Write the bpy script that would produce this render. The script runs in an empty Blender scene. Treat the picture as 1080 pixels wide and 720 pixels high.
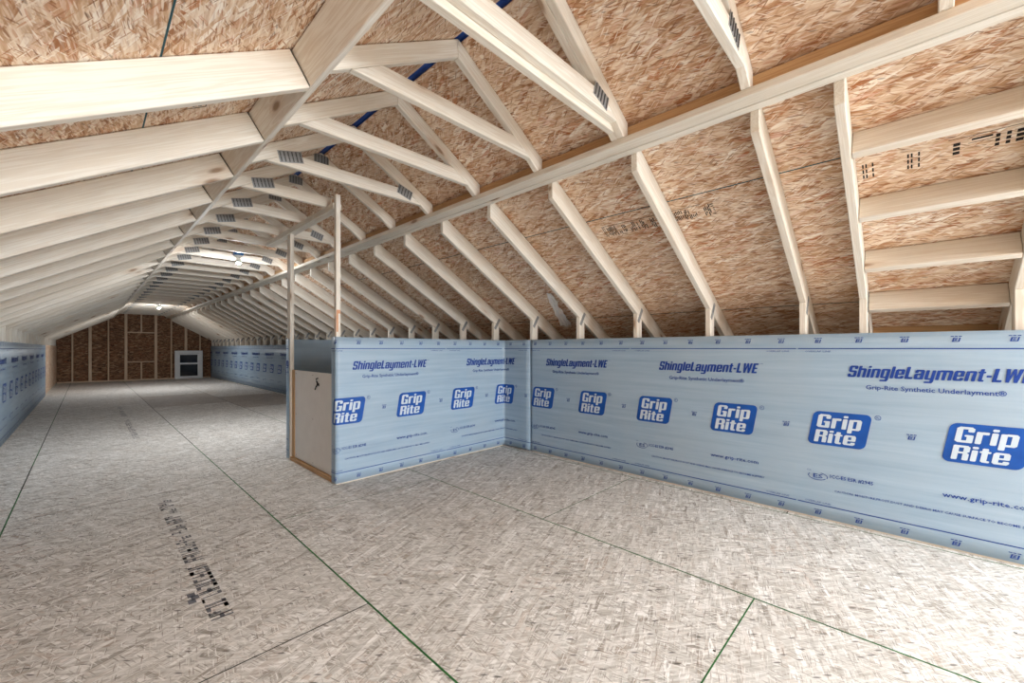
import bpy, bmesh, math, random
from mathutils import Vector, Matrix, noise
random.seed(7)
C = bpy.context.scene.collection
D = bpy.data

# ------------------------------------------------------------------ constants of the attic (metres)
RX, RZ, SL = 1.37, 2.76, 0.59            # ridge position, slope
COS = 1 / math.sqrt(1 + SL * SL)
D4, D6, TH = 0.089, 0.140, 0.038         # lumber sizes
V4, V6 = D4 / COS, D6 / COS
YB, YE = -7.0, 19.62                     # back and end gable
XW, XL = 3.33, -0.67                     # wrapped knee walls
GRID = [0.541 + 0.6096 * k for k in range(-1, 32)]
def deck(x): return RZ - SL * abs(x - RX)
def rb4(x): return deck(x) - V4
def rb6(x): return deck(x) - V6
ORD = ['first','second','third','fourth','fifth','sixth','seventh','eighth','ninth','tenth','eleventh','twelfth','thirteenth',
       'fourteenth','fifteenth','sixteenth','seventeenth','eighteenth','nineteenth','twentieth','twenty-first','twenty-second',
       'twenty-third','twenty-fourth','twenty-fifth','twenty-sixth','twenty-seventh','twenty-eighth','twenty-ninth','thirtieth',
       'thirty-first','thirty-second','thirty-third','thirty-fourth']

# ------------------------------------------------------------------ material helpers
class NT:
    def __init__(s, name, rough=0.7, spec=0.3):
        s.m = D.materials.new(name); s.m.use_nodes = True
        s.t = s.m.node_tree; s.n = s.t.nodes; s.l = s.t.links
        s.b = s.n['Principled BSDF']
        s.b.inputs['Roughness'].default_value = rough
        s.b.inputs['Specular IOR Level'].default_value = spec
    def node(s, typ, **k):
        n = s.n.new(typ)
        for a, v in k.items(): setattr(n, a, v)
        return n
    def put(s, inp, v):
        if hasattr(v, 'is_linked') or isinstance(v, bpy.types.NodeSocket): s.l.new(v, inp)
        else: inp.default_value = v
    def math(s, op, a, b=0.0, c=None, clamp=False):
        n = s.node('ShaderNodeMath', operation=op, use_clamp=clamp)
        s.put(n.inputs[0], a); s.put(n.inputs[1], b)
        if c is not None: s.put(n.inputs[2], c)
        return n.outputs[0]
    def vmath(s, op, a, b):
        n = s.node('ShaderNodeVectorMath', operation=op)
        s.put(n.inputs[0], a); s.put(n.inputs[1], b)
        return n.outputs[0]
    def rot(s, v, ang):
        n = s.node('ShaderNodeVectorRotate', rotation_type='Z_AXIS')
        s.put(n.inputs['Vector'], v); n.inputs['Angle'].default_value = ang
        return n.outputs[0]
    def noise(s, v, scale=1, detail=2, rough=0.5, dist=0.0, dim='3D', w=None):
        n = s.node('ShaderNodeTexNoise', noise_dimensions=dim)
        s.put(n.inputs['Vector'], v); n.inputs['Scale'].default_value = scale
        n.inputs['Detail'].default_value = detail; n.inputs['Roughness'].default_value = rough
        n.inputs['Distortion'].default_value = dist
        if w is not None: s.put(n.inputs['W'], w)
        return n
    def voro(s, v, dim='2D', metric='EUCLIDEAN', scale=1.0, rnd=1.0):
        n = s.node('ShaderNodeTexVoronoi', voronoi_dimensions=dim, distance=metric, feature='F1')
        s.put(n.inputs['Vector'], v); n.inputs['Scale'].default_value = scale
        n.inputs['Randomness'].default_value = rnd
        return n
    def ramp(s, f, stops, interp='LINEAR'):
        n = s.node('ShaderNodeValToRGB'); e = n.color_ramp.elements; n.color_ramp.interpolation = interp
        while len(e) < len(stops): e.new(0.5)
        for i, (p, c) in enumerate(stops):
            e[i].position = p; e[i].color = (*c[:3], 1)
        s.put(n.inputs[0], f)
        return n.outputs[0]
    def mix(s, f, a, b, bt='MIX'):
        n = s.node('ShaderNodeMix', data_type='RGBA', blend_type=bt)
        s.put(n.inputs['Factor'], f)
        for i, v in ((6, a), (7, b)):
            if isinstance(v, tuple): n.inputs[i].default_value = (*v[:3], 1)
            else: s.l.new(v, n.inputs[i])
        return n.outputs[2]
    def rng(s, v, a, b, c=0.0, d=1.0):
        n = s.node('ShaderNodeMapRange'); n.clamp = True
        s.put(n.inputs[0], v)
        for i, q in enumerate((a, b, c, d)): n.inputs[i + 1].default_value = q
        return n.outputs[0]
    def sep(s, col):
        n = s.node('ShaderNodeSeparateColor'); s.l.new(col, n.inputs[0]); return n.outputs
    def color(s, c):
        if isinstance(c, tuple): s.b.inputs['Base Color'].default_value = (*c[:3], 1)
        else: s.l.new(c, s.b.inputs['Base Color'])
    def bump(s, h, strength=0.2, dist=0.002):
        n = s.node('ShaderNodeBump'); n.inputs['Strength'].default_value = strength; n.inputs['Distance'].default_value = dist
        s.l.new(h, n.inputs['Height']); s.l.new(n.outputs[0], s.b.inputs['Normal'])

def srgb(r, g, b):
    f = lambda c: (c / 255 / 12.92) if c / 255 <= 0.04045 else ((c / 255 + 0.055) / 1.055) ** 2.4
    return (f(r), f(g), f(b))

def plain(name, c, rough=0.6, spec=0.3, metal=0.0, var=0.0):
    t = NT(name, rough, spec); t.b.inputs['Metallic'].default_value = metal
    tc = t.node('ShaderNodeTexCoord').outputs['Object']
    n = t.noise(tc, 9, 3).outputs[0]
    k = tuple(x * (1 - var) for x in c)
    t.color(t.mix(t.rng(n, 0.3, 0.7), k, c))
    return t.m

def osb(name, pal, hot, layers, fl=0.10, fw=0.018, base=0.0, spread=0.9, hot_amt=0.25, tinted=False, speck=0.5, warp=0.012, cover=0.42, fine=3, ffl=0.05, ffw=0.005):
    """oriented strand board: several layers of long flakes, each flake one tone"""
    t = NT(name, 0.75, 0.2)
    co = t.node('ShaderNodeTexCoord').outputs['Object']
    tint = None
    if tinted:
        a = t.node('ShaderNodeAttribute'); a.attribute_name = 'tint'; tint = a.outputs['Fac']
        off = t.node('ShaderNodeCombineXYZ'); t.put(off.inputs[0], t.math('MULTIPLY', tint, 37.0)); t.put(off.inputs[1], t.math('MULTIPLY', tint, 11.0))
        co = t.vmath('ADD', co, off.outputs[0])
    wob = t.noise(co, 7, 2).outputs['Color']
    wv = t.vmath('MULTIPLY', t.vmath('SUBTRACT', wob, (0.5, 0.5, 0.5)), (warp, warp, 0.0))
    cw = t.vmath('ADD', co, wv)
    n0 = t.noise(t.vmath('MULTIPLY', t.rot(cw, base), (5, 22, 1)), 1.0, 5, 0.65).outputs[0]
    col = t.ramp(t.rng(n0, 0.3, 0.7), [(0.0, pal[0]), (0.5, pal[1]), (1.0, pal[2])])
    height = n0
    blob = t.noise(co, 2.6, 2).outputs[0]
    rnd = random.Random(name)
    for i in range(layers):
        ang = base + (rnd.random() * 2 - 1) * spread
        k = 0.75 + 0.6 * rnd.random()
        v = t.vmath('MULTIPLY', t.vmath('ADD', t.rot(cw, ang), (i * 3.17, i * 1.71, 0)), (1 / (fl * k), 1 / (fw * (0.7 + 0.7 * rnd.random())), 1))
        vo = t.voro(v, '2D', 'MINKOWSKI'); vo.inputs['Exponent'].default_value = 3.0
        r, g, b = t.sep(vo.outputs['Color'])[:3]
        inside = t.rng(vo.outputs['Distance'], 0.46, 0.56, 1, 0)
        m = t.math('MULTIPLY', t.math('GREATER_THAN', r, cover), inside)
        fib = t.noise(t.vmath('MULTIPLY', v, (0.6, 3.2, 1)), 1.0, 3).outputs[0]
        gg = t.math('ADD', g, t.math('MULTIPLY', t.math('SUBTRACT', fib, 0.5), 0.55), clamp=True)
        fc = t.ramp(gg, [(0.0, pal[0]), (0.2, pal[1]), (0.5, pal[2]), (0.8, pal[3]), (1.0, pal[4])])
        hs = t.math('MULTIPLY', t.rng(b, 0.72, 0.95), t.rng(blob, 0.42, 0.68, 0.1, 1.0))
        fc = t.mix(t.math('MULTIPLY', hs, hot_amt), fc, hot)
        # thin dark rim where the flake lies over the others
        rim = t.math('MULTIPLY', t.rng(vo.outputs['Distance'], 0.44, 0.5, 0, 1), 0.35)
        fc = t.mix(rim, fc, pal[0])
        col = t.mix(m, col, fc)
        height = t.mix(m, height, g)
    st = t.noise(t.vmath('MULTIPLY', t.rot(cw, base + 0.12), (7, 90, 1)), 1.0, 3, 0.6).outputs[0]
    col = t.mix(t.rng(st, 0.5, 0.68, 0, 0.45), col, pal[0]); col = t.mix(t.rng(st, 0.5, 0.34, 0, 0.5), col, pal[4])
    # thin slivers and splinters on top
    for i in range(fine):
        ang = base + (rnd.random() * 2 - 1) * min(1.57, spread * 1.3)
        k = 0.7 + 0.9 * rnd.random()
        v = t.vmath('MULTIPLY', t.vmath('ADD', t.rot(cw, ang), (i * 7.3, i * 4.1, 0)), (1 / (ffl * k), 1 / (ffw * k), 1))
        vo = t.voro(v, '2D')
        r, g, b = t.sep(vo.outputs['Color'])[:3]
        m = t.math('MULTIPLY', t.math('GREATER_THAN', r, 0.76), t.rng(vo.outputs['Distance'], 0.30, 0.46, 1, 0))
        fc = t.ramp(g, [(0.0, tuple(x * 0.6 for x in pal[0])), (0.18, pal[0]), (0.4, pal[1]), (0.6, pal[3]), (1.0, pal[4])])
        fc = t.mix(t.math('MULTIPLY', t.rng(b, 0.8, 0.9), hot_amt * 0.6), fc, hot)
        col = t.mix(t.math('MULTIPLY', m, 0.75), col, fc)
    sv = t.voro(t.vmath('MULTIPLY', t.rot(cw, base + 0.3), (22, 85, 1)), '2D')
    sr = t.sep(sv.outputs['Color'])[0]
    sm = t.math('MULTIPLY', t.math('GREATER_THAN', sr, 0.972), t.rng(sv.outputs['Distance'], 0.2, 0.42, 1, 0))
    col = t.mix(t.math('MULTIPLY', sm, speck), col, tuple(x * 0.22 for x in pal[0]))
    col = t.mix(t.rng(t.noise(co, 1.1, 3).outputs[0], 0.35, 0.7, 0.0, 0.2), col, pal[1])
    if tinted:
        col = t.mix(t.rng(tint, 0.75, 1.0, 0.0, 0.45), col, srgb(128, 104, 84), 'MIX')
    t.color(col)
    t.bump(height, 0.05, 0.001)
    return t.m

def lumber(name, c_lo, c_hi, warm, warm_amt=0.5, knots=1.0):
    t = NT(name, 0.6, 0.25)
    co = t.node('ShaderNodeTexCoord').outputs['Object']
    oi = t.node('ShaderNodeObjectInfo').outputs['Random']
    off = t.node('ShaderNodeCombineXYZ')
    t.put(off.inputs[0], t.math('MULTIPLY', oi, 53.0)); t.put(off.inputs[1], t.math('MULTIPLY', oi, 17.0)); t.put(off.inputs[2], t.math('MULTIPLY', oi, 29.0))
    co = t.vmath('ADD', co, off.outputs[0])
    # knots
    kv = t.voro(t.vmath('MULTIPLY', co, (2.6, 9, 9)), '3D')
    kr = t.sep(kv.outputs['Color'])[0]
    kd = kv.outputs['Distance']
    has = t.math('GREATER_THAN', kr, 0.5)
    pull = t.math('MULTIPLY', t.rng(kd, 0.0, 0.5, 1, 0), has)
    g = t.noise(t.vmath('MULTIPLY', co, (0.9, 26, 26)), 1.0, 4, 0.6, 0.4)
    gv = t.math('ADD', g.outputs[0], t.math('MULTIPLY', pull, 0.16))
    ring = t.math('SINE', t.math('MULTIPLY', gv, 46.0))
    col = t.mix(t.rng(ring, -1, 1, 0, 1), c_lo, c_hi)
    wv = t.noise(t.vmath('MULTIPLY', co, (0.7, 5, 5)), 1.0, 3).outputs[0]
    col = t.mix(t.math('MULTIPLY', t.rng(wv, 0.4, 0.75), 0.35), col, warm)
    rr = t.math('FRACT', t.math('MULTIPLY', oi, 7.31))
    col = t.mix(t.math('MULTIPLY', t.rng(rr, 0.35, 1.0), warm_amt), col, warm)
    spot = t.math('MULTIPLY', has, t.rng(kd, 0.08, 0.16, 1, 0))
    col = t.mix(t.math('MULTIPLY', spot, 0.8 * knots), col, srgb(104, 74, 50))
    halo = t.math('MULTIPLY', has, t.rng(kd, 0.14, 0.36, 1, 0))
    col = t.mix(t.math('MULTIPLY', halo, 0.28 * knots), col, srgb(188, 148, 108))
    t.color(col); t.bump(ring, 0.06, 0.001)
    return t.m

PAL_ROOF = [srgb(150, 98, 60), srgb(203, 166, 131), srgb(222, 196, 167), srgb(232, 213, 190), srgb(250, 243, 231)]
PAL_FLOOR = [srgb(142, 135, 126), srgb(190, 187, 180), srgb(205, 203, 198), srgb(217, 214, 208), srgb(243, 242, 239)]
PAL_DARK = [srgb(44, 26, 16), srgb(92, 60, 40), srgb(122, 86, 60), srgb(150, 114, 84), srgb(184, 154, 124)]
M = {}
M['roof'] = osb('roof_strand_board', PAL_ROOF, srgb(186, 98, 42), 8, 0.12, 0.025, 0.0, 0.6, 0.9, fine=4, ffl=0.06, ffw=0.006)
M['floor'] = osb('floor_strand_board', PAL_FLOOR, srgb(176, 146, 122), 8, 0.12, 0.024, 0.5, 1.57, 0.5, tinted=True, speck=0.85, fine=4, ffl=0.05, ffw=0.0042)
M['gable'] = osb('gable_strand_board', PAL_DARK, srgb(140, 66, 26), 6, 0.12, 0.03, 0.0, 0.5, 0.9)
M['wood'] = lumber('framing_lumber', srgb(221, 213, 199), srgb(234, 230, 220), srgb(209, 196, 176), 0.3)
M['wood2'] = lumber('tan_lumber', srgb(186, 148, 106), srgb(206, 172, 130), srgb(180, 138, 94), 0.3)
M['wood3'] = lumber('gable_lumber', srgb(196, 172, 146), srgb(216, 196, 172), srgb(190, 158, 126), 0.3)
M['green'] = plain('green_tongue_edge', srgb(52, 112, 58), 0.7, 0.2, var=0.55)
M['seam'] = plain('panel_gap', srgb(64, 66, 58), 0.8, 0.1, var=0.4)
M['teal'] = plain('teal_panel_edge', srgb(62, 96, 104), 0.8, 0.1, var=0.4)
M['ink'] = plain('black_stamp_ink', srgb(44, 38, 36), 0.7, 0.2, var=0.5)
M['greyink'] = plain('worn_grey_ink', srgb(116, 116, 121), 0.7, 0.2, var=0.35)
M['metal'] = plain('galvanised_steel', srgb(158, 160, 160), 0.5, 0.5, 0.35, 0.2)
M['blue'] = plain('blue_membrane', srgb(40, 84, 172), 0.55, 0.4, var=0.4)
M['white'] = plain('white_vinyl', srgb(226, 230, 232), 0.4, 0.4, var=0.04)
M['board'] = plain('white_board', srgb(243, 243, 240), 0.6, 0.3, var=0.05)
M['dark'] = plain('dark_steel', srgb(40, 40, 42), 0.5, 0.4, 0.4, 0.3)
M['slot'] = plain('punched_slot', srgb(92, 92, 92), 0.6, 0.3, var=0.3)
M['pane'] = plain('dark_glass', (0.006, 0.007, 0.01), 0.08, 0.5)
M['print'] = plain('blue_print_ink', srgb(26, 66, 152), 0.5, 0.3, var=0.22)
M['badge'] = plain('blue_badge_ink', srgb(26, 88, 178), 0.45, 0.3, var=0.3)
M['badge_w'] = plain('badge_white_lettering', srgb(198, 214, 226), 0.5, 0.3, var=0.05)
M['boxblue'] = plain('blue_plastic', srgb(52, 110, 178), 0.45, 0.4, var=0.1)
M['porcelain'] = plain('white_porcelain', srgb(238, 238, 234), 0.25, 0.5)
M['orange'] = plain('orange_marking_paint', srgb(224, 168, 132), 0.7, 0.2, var=0.25)
M['plastic'] = plain('white_plastic_film', srgb(246, 246, 244), 0.3, 0.5, var=0.08)

def sheet_material():
    t = NT('woven_underlayment', 0.42, 0.45)
    co = t.node('ShaderNodeTexCoord').outputs['Object']
    a = t.noise(t.vmath('MULTIPLY', co, (1.2, 1.2, 26)), 1.0, 4, 0.6).outputs[0]
    col = t.mix(t.rng(a, 0.3, 0.7), srgb(144, 170, 192), srgb(163, 187, 206))
    b = t.noise(co, 2.0, 3).outputs[0]
    col = t.mix(t.rng(b, 0.4, 0.75, 0, 0.5), col, srgb(166, 183, 196))
    t.color(col)
    f = t.noise(t.vmath('MULTIPLY', co, (3, 3, 40)), 1.0, 3).outputs[0]
    t.bump(f, 0.12, 0.002)
    return t.m
M['sheet'] = sheet_material()
def bulb_material():
    t = NT('lit_bulb'); t.b.inputs['Emission Color'].default_value = (0.94, 0.97, 1.0, 1)
    t.b.inputs['Emission Strength'].default_value = BULB; t.color((1, 1, 1)); return t.m
BULB = 6000.0
M['bulb'] = bulb_material()

# ------------------------------------------------------------------ object helpers
def tag(o, label, cat, group=None, kind='thing'):
    o['label'] = label; o['category'] = cat; o['kind'] = kind
    if group: o['group'] = group
    return o
def root(name, loc, label, cat, group=None):
    o = D.objects.new(name, None); o.location = loc; o.empty_display_size = 0.1; C.objects.link(o)
    return tag(o, label, cat, group)
def struct(o): o['kind'] = 'structure'; return o

def frame(gx, up):
    x = Vector(gx).normalized(); z = Vector(up); z = (z - x * z.dot(x)).normalized(); y = z.cross(x)
    return Matrix((x, y, z)).transposed()

def link(name, bm, mats, parent=None, R=None, origin=None, smooth=False):
    """bm in WORLD coordinates; stored in a local frame (grain along local X)"""
    R = R or Matrix.Identity(3)
    if origin is None:
        origin = Vector()
        for v in bm.verts: origin += v.co
        origin /= max(1, len(bm.verts))
    Mx = Matrix.Translation(origin) @ R.to_4x4()
    inv = Mx.inverted()
    for v in bm.verts: v.co = inv @ v.co
    me = D.meshes.new(name); bm.to_mesh(me); bm.free()
    if not isinstance(mats, (list, tuple)): mats = [mats]
    for m in mats: me.materials.append(M[m] if isinstance(m, str) else m)
    if smooth:
        for p in me.polygons: p.use_smooth = True
    o = D.objects.new(name, me); C.objects.link(o)
    if parent is not None:
        o.parent = parent
        P = Matrix.Translation(parent.location) if parent.type == 'EMPTY' else parent.matrix_basis
        o.matrix_basis = P.inverted() @ Mx
    else:
        o.matrix_basis = Mx
    return o

def add_prism(bm, pts, axis, a, b, mi=0, bev=0.0):
    """polygon pts in the plane normal to axis ('x','y','z'), swept from a to b"""
    def P(p, q):
        if axis == 'y': return (p[0], q, p[1])
        if axis == 'x': return (q, p[0], p[1])
        return (p[0], p[1], q)
    v0 = [bm.verts.new(P(p, a)) for p in pts]; v1 = [bm.verts.new(P(p, b)) for p in pts]
    fs = [bm.faces.new(v0), bm.faces.new(v1[::-1])]
    n = len(pts)
    for i in range(n): fs.append(bm.faces.new((v0[i], v1[i], v1[(i + 1) % n], v0[(i + 1) % n])))
    for f in fs: f.material_index = mi
    bmesh.ops.recalc_face_normals(bm, faces=fs)
    if bev:
        es = list({e for f in fs for e in f.edges})
        bmesh.ops.bevel(bm, geom=es, offset=bev, segments=1, affect='EDGES', clamp_overlap=True)
    return fs
def prism(pts, axis, a, b, bev=0.003):
    bm = bmesh.new(); add_prism(bm, pts, axis, a, b, 0, bev); return bm
def box(x0, x1, y0, y1, z0, z1, bev=0.003):
    return prism([(x0, y0), (x1, y0), (x1, y1), (x0, y1)], 'z', z0, z1, bev)
def add_box(bm, x0, x1, y0, y1, z0, z1, bev=0.0, mi=0):
    return add_prism(bm, [(x0, y0), (x1, y0), (x1, y1), (x0, y1)], 'z', z0, z1, mi, bev)
GX, GY, GZ = frame((1, 0, 0), (0, 0, 1)), frame((0, 1, 0), (0, 0, 1)), frame((0, 0, 1), (0, 1, 0))
def slope_frame(s): return frame((1, 0, -SL * s), (0, 1, 0))        # s=+1 right slope

def tube(bm, pts, r, seg=8):
    pts = [Vector(p) for p in pts]; rings = []
    for i, p in enumerate(pts):
        d = (pts[min(i + 1, len(pts) - 1)] - pts[max(i - 1, 0)]).normalized()
        a = d.orthogonal().normalized(); b = d.cross(a)
        if rings and False: pass
        rings.append([bm.verts.new(p + (a * math.cos(q) + b * math.sin(q)) * r) for q in [2 * math.pi * k / seg for k in range(seg)]])
    for i in range(len(rings) - 1):
        for k in range(seg): bm.faces.new((rings[i][k], rings[i][(k + 1) % seg], rings[i + 1][(k + 1) % seg], rings[i + 1][k]))
    bm.faces.new(rings[0][::-1]); bm.faces.new(rings[-1])

def lathe(bm, prof, cx, cy, seg=20, mi=0):
    rings = []
    for r, z in prof:
        rings.append([bm.verts.new((cx + r * math.cos(2 * math.pi * k / seg), cy + r * math.sin(2 * math.pi * k / seg), z)) for k in range(seg)])
    fs = []
    for i in range(len(rings) - 1):
        for k in range(seg): fs.append(bm.faces.new((rings[i][k], rings[i][(k + 1) % seg], rings[i + 1][(k + 1) % seg], rings[i + 1][k])))
    fs.append(bm.faces.new(rings[0][::-1])); fs.append(bm.faces.new(rings[-1]))
    for f in fs: f.material_index = mi
    bmesh.ops.recalc_face_normals(bm, faces=fs)

def dup(r, loc, label, group=None):
    n = r.copy(); C.objects.link(n); n.location = loc; n['label'] = label
    if group: n['group'] = group
    for ch in list(r.children):
        c = ch.copy(); C.objects.link(c); c.parent = n
        for g in list(ch.children):
            d = g.copy(); C.objects.link(d); d.parent = c
    return n

# ------------------------------------------------------------------ stamp ink (rows of short strokes, illegible in the photo)
def barcode_rects(rnd, L, W):
    out = [(0, L * 0.9, W - 0.003, W), (0, 0.004, 0.1 * W, W), (0.012, 0.015, 0, W)]
    u = 0.03
    while u < L - 0.03:
        if rnd.random() < 0.1: u += rnd.uniform(0.01, 0.03); continue
        a, b = W * rnd.uniform(0.02, 0.25), W * rnd.uniform(0.7, 0.92)
        m = rnd.uniform(0.35, 0.6); q = a + (b - a) * m
        out.append((u, u + 0.006, a, q - 0.004))
        if rnd.random() < 0.85: out.append((u, u + 0.006, q + 0.003, b))
        u += rnd.uniform(0.0085, 0.013)
    for k in range(6): out.append((L - 0.02 + rnd.uniform(-.008, .008), L - 0.008, W * (0.1 + 0.14 * k), W * (0.16 + 0.14 * k)))
    return out
def glyph_rects(rnd, L, W):
    out = []; u = 0.0
    while u < L - 0.06:
        if rnd.random() < 0.1: u += rnd.uniform(0.02, 0.06); continue
        w = rnd.uniform(0.02, 0.045); hgt = rnd.choice((W, W, W * 0.55)); v0 = 0 if hgt == W else rnd.choice((0, W * 0.45))
        for k in range(4):
            if rnd.random() < 0.5: a = u + w * rnd.choice((0, 0.4, 0.75)); out.append((a, a + w * 0.25, v0, v0 + hgt))
            else: b = v0 + hgt * rnd.choice((0, 0.42, 0.8)); out.append((u, u + w, b, b + hgt * 0.2))
        u += w + rnd.uniform(0.006, 0.014)
    return out
def stamp_rects(rnd, L, W, rows):
    """rectangles (u0,u1,v0,v1) in a strip L long and W wide that read as a printed grade stamp"""
    out = [(0, L, W - 0.004, W), (0, 0.006, 0, W)]
    u = 0.015
    while u < L - 0.02:
        kind = rnd.random(); w = rnd.uniform(0.008, 0.05)
        if kind < 0.18: u += w; continue
        if kind < 0.45:
            out.append((u, u + 0.008, W * rnd.uniform(0.05, 0.3), W * 0.85)); u += 0.014; continue
        for r in range(rows):
            if rnd.random() < 0.25: continue
            v = W * (0.08 + 0.78 * r / rows); h = W * 0.5 / rows
            a = u
            while a < u + w:
                g = rnd.uniform(0.004, 0.012)
                out.append((a, a + g * 0.7, v, v + h * rnd.uniform(0.6, 1.1))); a += g
        u += w + 0.006
    return out

# ------------------------------------------------------------------ FLOOR
def build_floor():
    bm = bmesh.new(); tl = bm.faces.layers.float.new('tint')
    xs = [-1.4, -0.358, 0.857, 2.068, 3.283, 4.1]
    joints = [0.46, 1.70, 0.499, 1.726, 0.6]
    rnd = random.Random(3)
    def quad(x0, x1, y0, y1, z, mi, t=0.0):
        f = bm.faces.new([bm.verts.new(p) for p in ((x0, y0, z), (x1, y0, z), (x1, y1, z), (x0, y1, z))])
        f.material_index = mi; f[tl] = t
    for i in range(5):
        js = sorted([joints[i] + 2.4384 * k for k in range(-5, 10)])
        ys = [YB] + [j for j in js if YB < j < YE] + [YE]
        for a, b in zip(ys, ys[1:]):
            t = rnd.random() * 0.7
            if i == 2 and a < 11.5 < b: t = 0.93
            if i == 3 and a < 9.8 < b: t = 0.97
            if i == 1 and a < 3 < b: t = 0.76
            quad(xs[i], xs[i + 1], a, b, 0.0, 0, t)
            if b < YE:
                g = 1 if (i in (2, 3) and b < 3.0) else 2
                quad(xs[i], xs[i + 1], b - 0.0028, b + 0.0028, 0.0006, g)
    for k, x in enumerate(xs[1:-1]):
        for a in range(-7, 20):                        # the painted edge shows greener in some stretches
            quad(x - 0.004, x + 0.004, a, min(a + 1, YE), 0.0007, 1 if (a < 5 or rnd.random() < 0.3) else 2)
    def stamp(xc, y0, y1, w):
        for (u0, u1, v0, v1) in glyph_rects(rnd, y1 - y0, w):
            if rnd.random() < 0.08: continue
            quad(xc - w / 2 + v0, xc - w / 2 + v1, y1 - u1, y1 - u0, 0.0005, 3)
    stamp(0.392, 1.98, 3.92, 0.078); stamp(0.43, 6.84, 8.8, 0.06); stamp(0.43, 9.2, 11.0, 0.06)
    for (x, y) in ((0.325, 2.33), (0.335, 2.30), (0.32, 2.27)):
        quad(x - 0.012, x + 0.016, y - 0.02, y + 0.02, 0.0006, 3)
    # nail heads along the joist lines
    for j in range(-2, 12):
        for x in [q * 0.305 - 0.2 for q in range(0, 14)]:
            y = j * 0.4064 + 0.1 + rnd.uniform(-0.02, 0.02); xx = x + rnd.uniform(-0.04, 0.04)
            if rnd.random() < 0.4: quad(xx - 0.005, xx + 0.005, y - 0.005, y + 0.005, 0.0006, 4)
    # slab underside so the floor has depth
    quad(-1.4, 4.1, YB, YE, -0.02, 0, 0.1)
    return struct(link('floor', bm, ['floor', 'green', 'seam', 'greyink', 'dark'], origin=Vector((0, 0, 0))))
build_floor()

# ------------------------------------------------------------------ ROOF DECK (the ceiling), its panel joints and stamps
ADDED_OPENING = (0.30, 1.9, -5.2, -1.7)                             # unseen roof opening added to light the floor: distances from the ridge, Y range
def build_deck(s):
    """s=+1 right slope, -1 left slope; local frame: X along the room, Y down the slope"""
    bm = bmesh.new(); rnd = random.Random(20 + s)
    def P(d, y, lift=0.0):                              # d = horizontal distance from the ridge
        return Vector((RX + s * d, y, RZ - SL * d)) + Vector((s * SL * COS, 0, COS)) * lift
    def quad(d0, d1, y0, y1, lift, mi):
        f = bm.faces.new([bm.verts.new(P(d0, y0, lift)), bm.verts.new(P(d0, y1, lift)), bm.verts.new(P(d1, y1, lift)), bm.verts.new(P(d1, y0, lift))])
        f.material_index = mi
    dmax = 2.78; d0 = 0.022
    def slab(da, db, ya, yb):
        A = [P(da, 0, 0), P(db, 0, 0), P(db, 0, 0.014), P(da, 0, 0.014)]
        add_prism(bm, [(p.x, p.z) for p in A], 'y', ya, yb, 0)
    if s < 0: slab(d0, dmax, YB, YE + 0.02)
    else:
        slab(d0, dmax, YB, ADDED_OPENING[2]); slab(d0, dmax, ADDED_OPENING[3], YE + 0.02); slab(d0, ADDED_OPENING[0], ADDED_OPENING[2], ADDED_OPENING[3]); slab(ADDED_OPENING[1], dmax, ADDED_OPENING[2], ADDED_OPENING[3])
    dj = 1.205
    for y in range(-7 if s < 0 else -1, 20):
        quad(dj - 0.003, dj + 0.003, y, min(y + 1, YE), -0.0006, 1)
    quad(dj + 1.05 - 0.003, dj + 1.05 + 0.003, YB if s < 0 else -0.9, YE, -0.0006, 1)
    def stamp(d, w, y0, y1, rows=4, skip=0.06):
        for (u0, u1, v0, v1) in (barcode_rects(rnd, y1 - y0, w) if rows == 4 else stamp_rects(rnd, y1 - y0, w, rows)):
            if rnd.random() < skip: continue
            quad(d + w - v1, d + w - v0, y1 - u1, y1 - u0, -0.0007, 2)
    if s > 0:
        stamp(1.275, 0.095, 0.86, 1.64)
        for (y, w, h) in ((0.17, 0.05, 0.07), (0.01, 0.06, 0.06)):
            for k in range(4):
                if k == 2: continue
                for q in range(3): quad(1.27 + q * 0.028, 1.27 + q * 0.028 + 0.02, y - k * 0.012, y - k * 0.012 - 0.006, -0.0007, 2)
        quad(1.252, 1.254, -0.40, -0.12, -0.0007, 2)
        for (y, l) in ((-0.13, 0.03), (-0.255, 0.018), (-0.285, 0.018), (-0.31, 0.03)):
            for q in range(3): quad(1.272 + q * 0.02, 1.272 + q * 0.02 + 0.014, y - l * 0.9, y - l * 0.2, -0.0007, 2)
        quad(1.268, 1.276, -0.25, -0.19, -0.0007, 2); quad(1.285, 1.287, -0.27, -0.18, -0.0007, 2)
    else:
        stamp(1.01, 0.075, 2.1, 2.2, 3, 0.05)
    R = Matrix(((0, s * COS, s * SL * COS), (1, 0, 0), (0, -SL * COS, COS)))
    if R.determinant() < 0: R = Matrix(((0, s * COS, -s * SL * COS), (1, 0, 0), (0, -SL * COS, -COS)))
    return struct(link('ceiling', bm, ['roof', 'teal', 'ink'], R=R, origin=Vector((RX, 0, RZ))))
build_deck(-1); build_deck(1)
# blue membrane that shows through the open slot at the ridge
bm = bmesh.new()
add_prism(bm, [(RX - 0.12, RZ - SL * 0.12 + 0.022), (RX - 0.02, RZ + 0.012), (RX + 0.004, RZ + 0.006), (RX + 0.024, RZ + 0.012), (RX + 0.12, RZ - SL * 0.12 + 0.022), (RX, RZ + 0.05)], 'y', YB, YE)
tag(link('ridge_membrane', bm, 'blue', R=GY), 'blue membrane strip showing through the open slot along the ridge', 'membrane')

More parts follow.
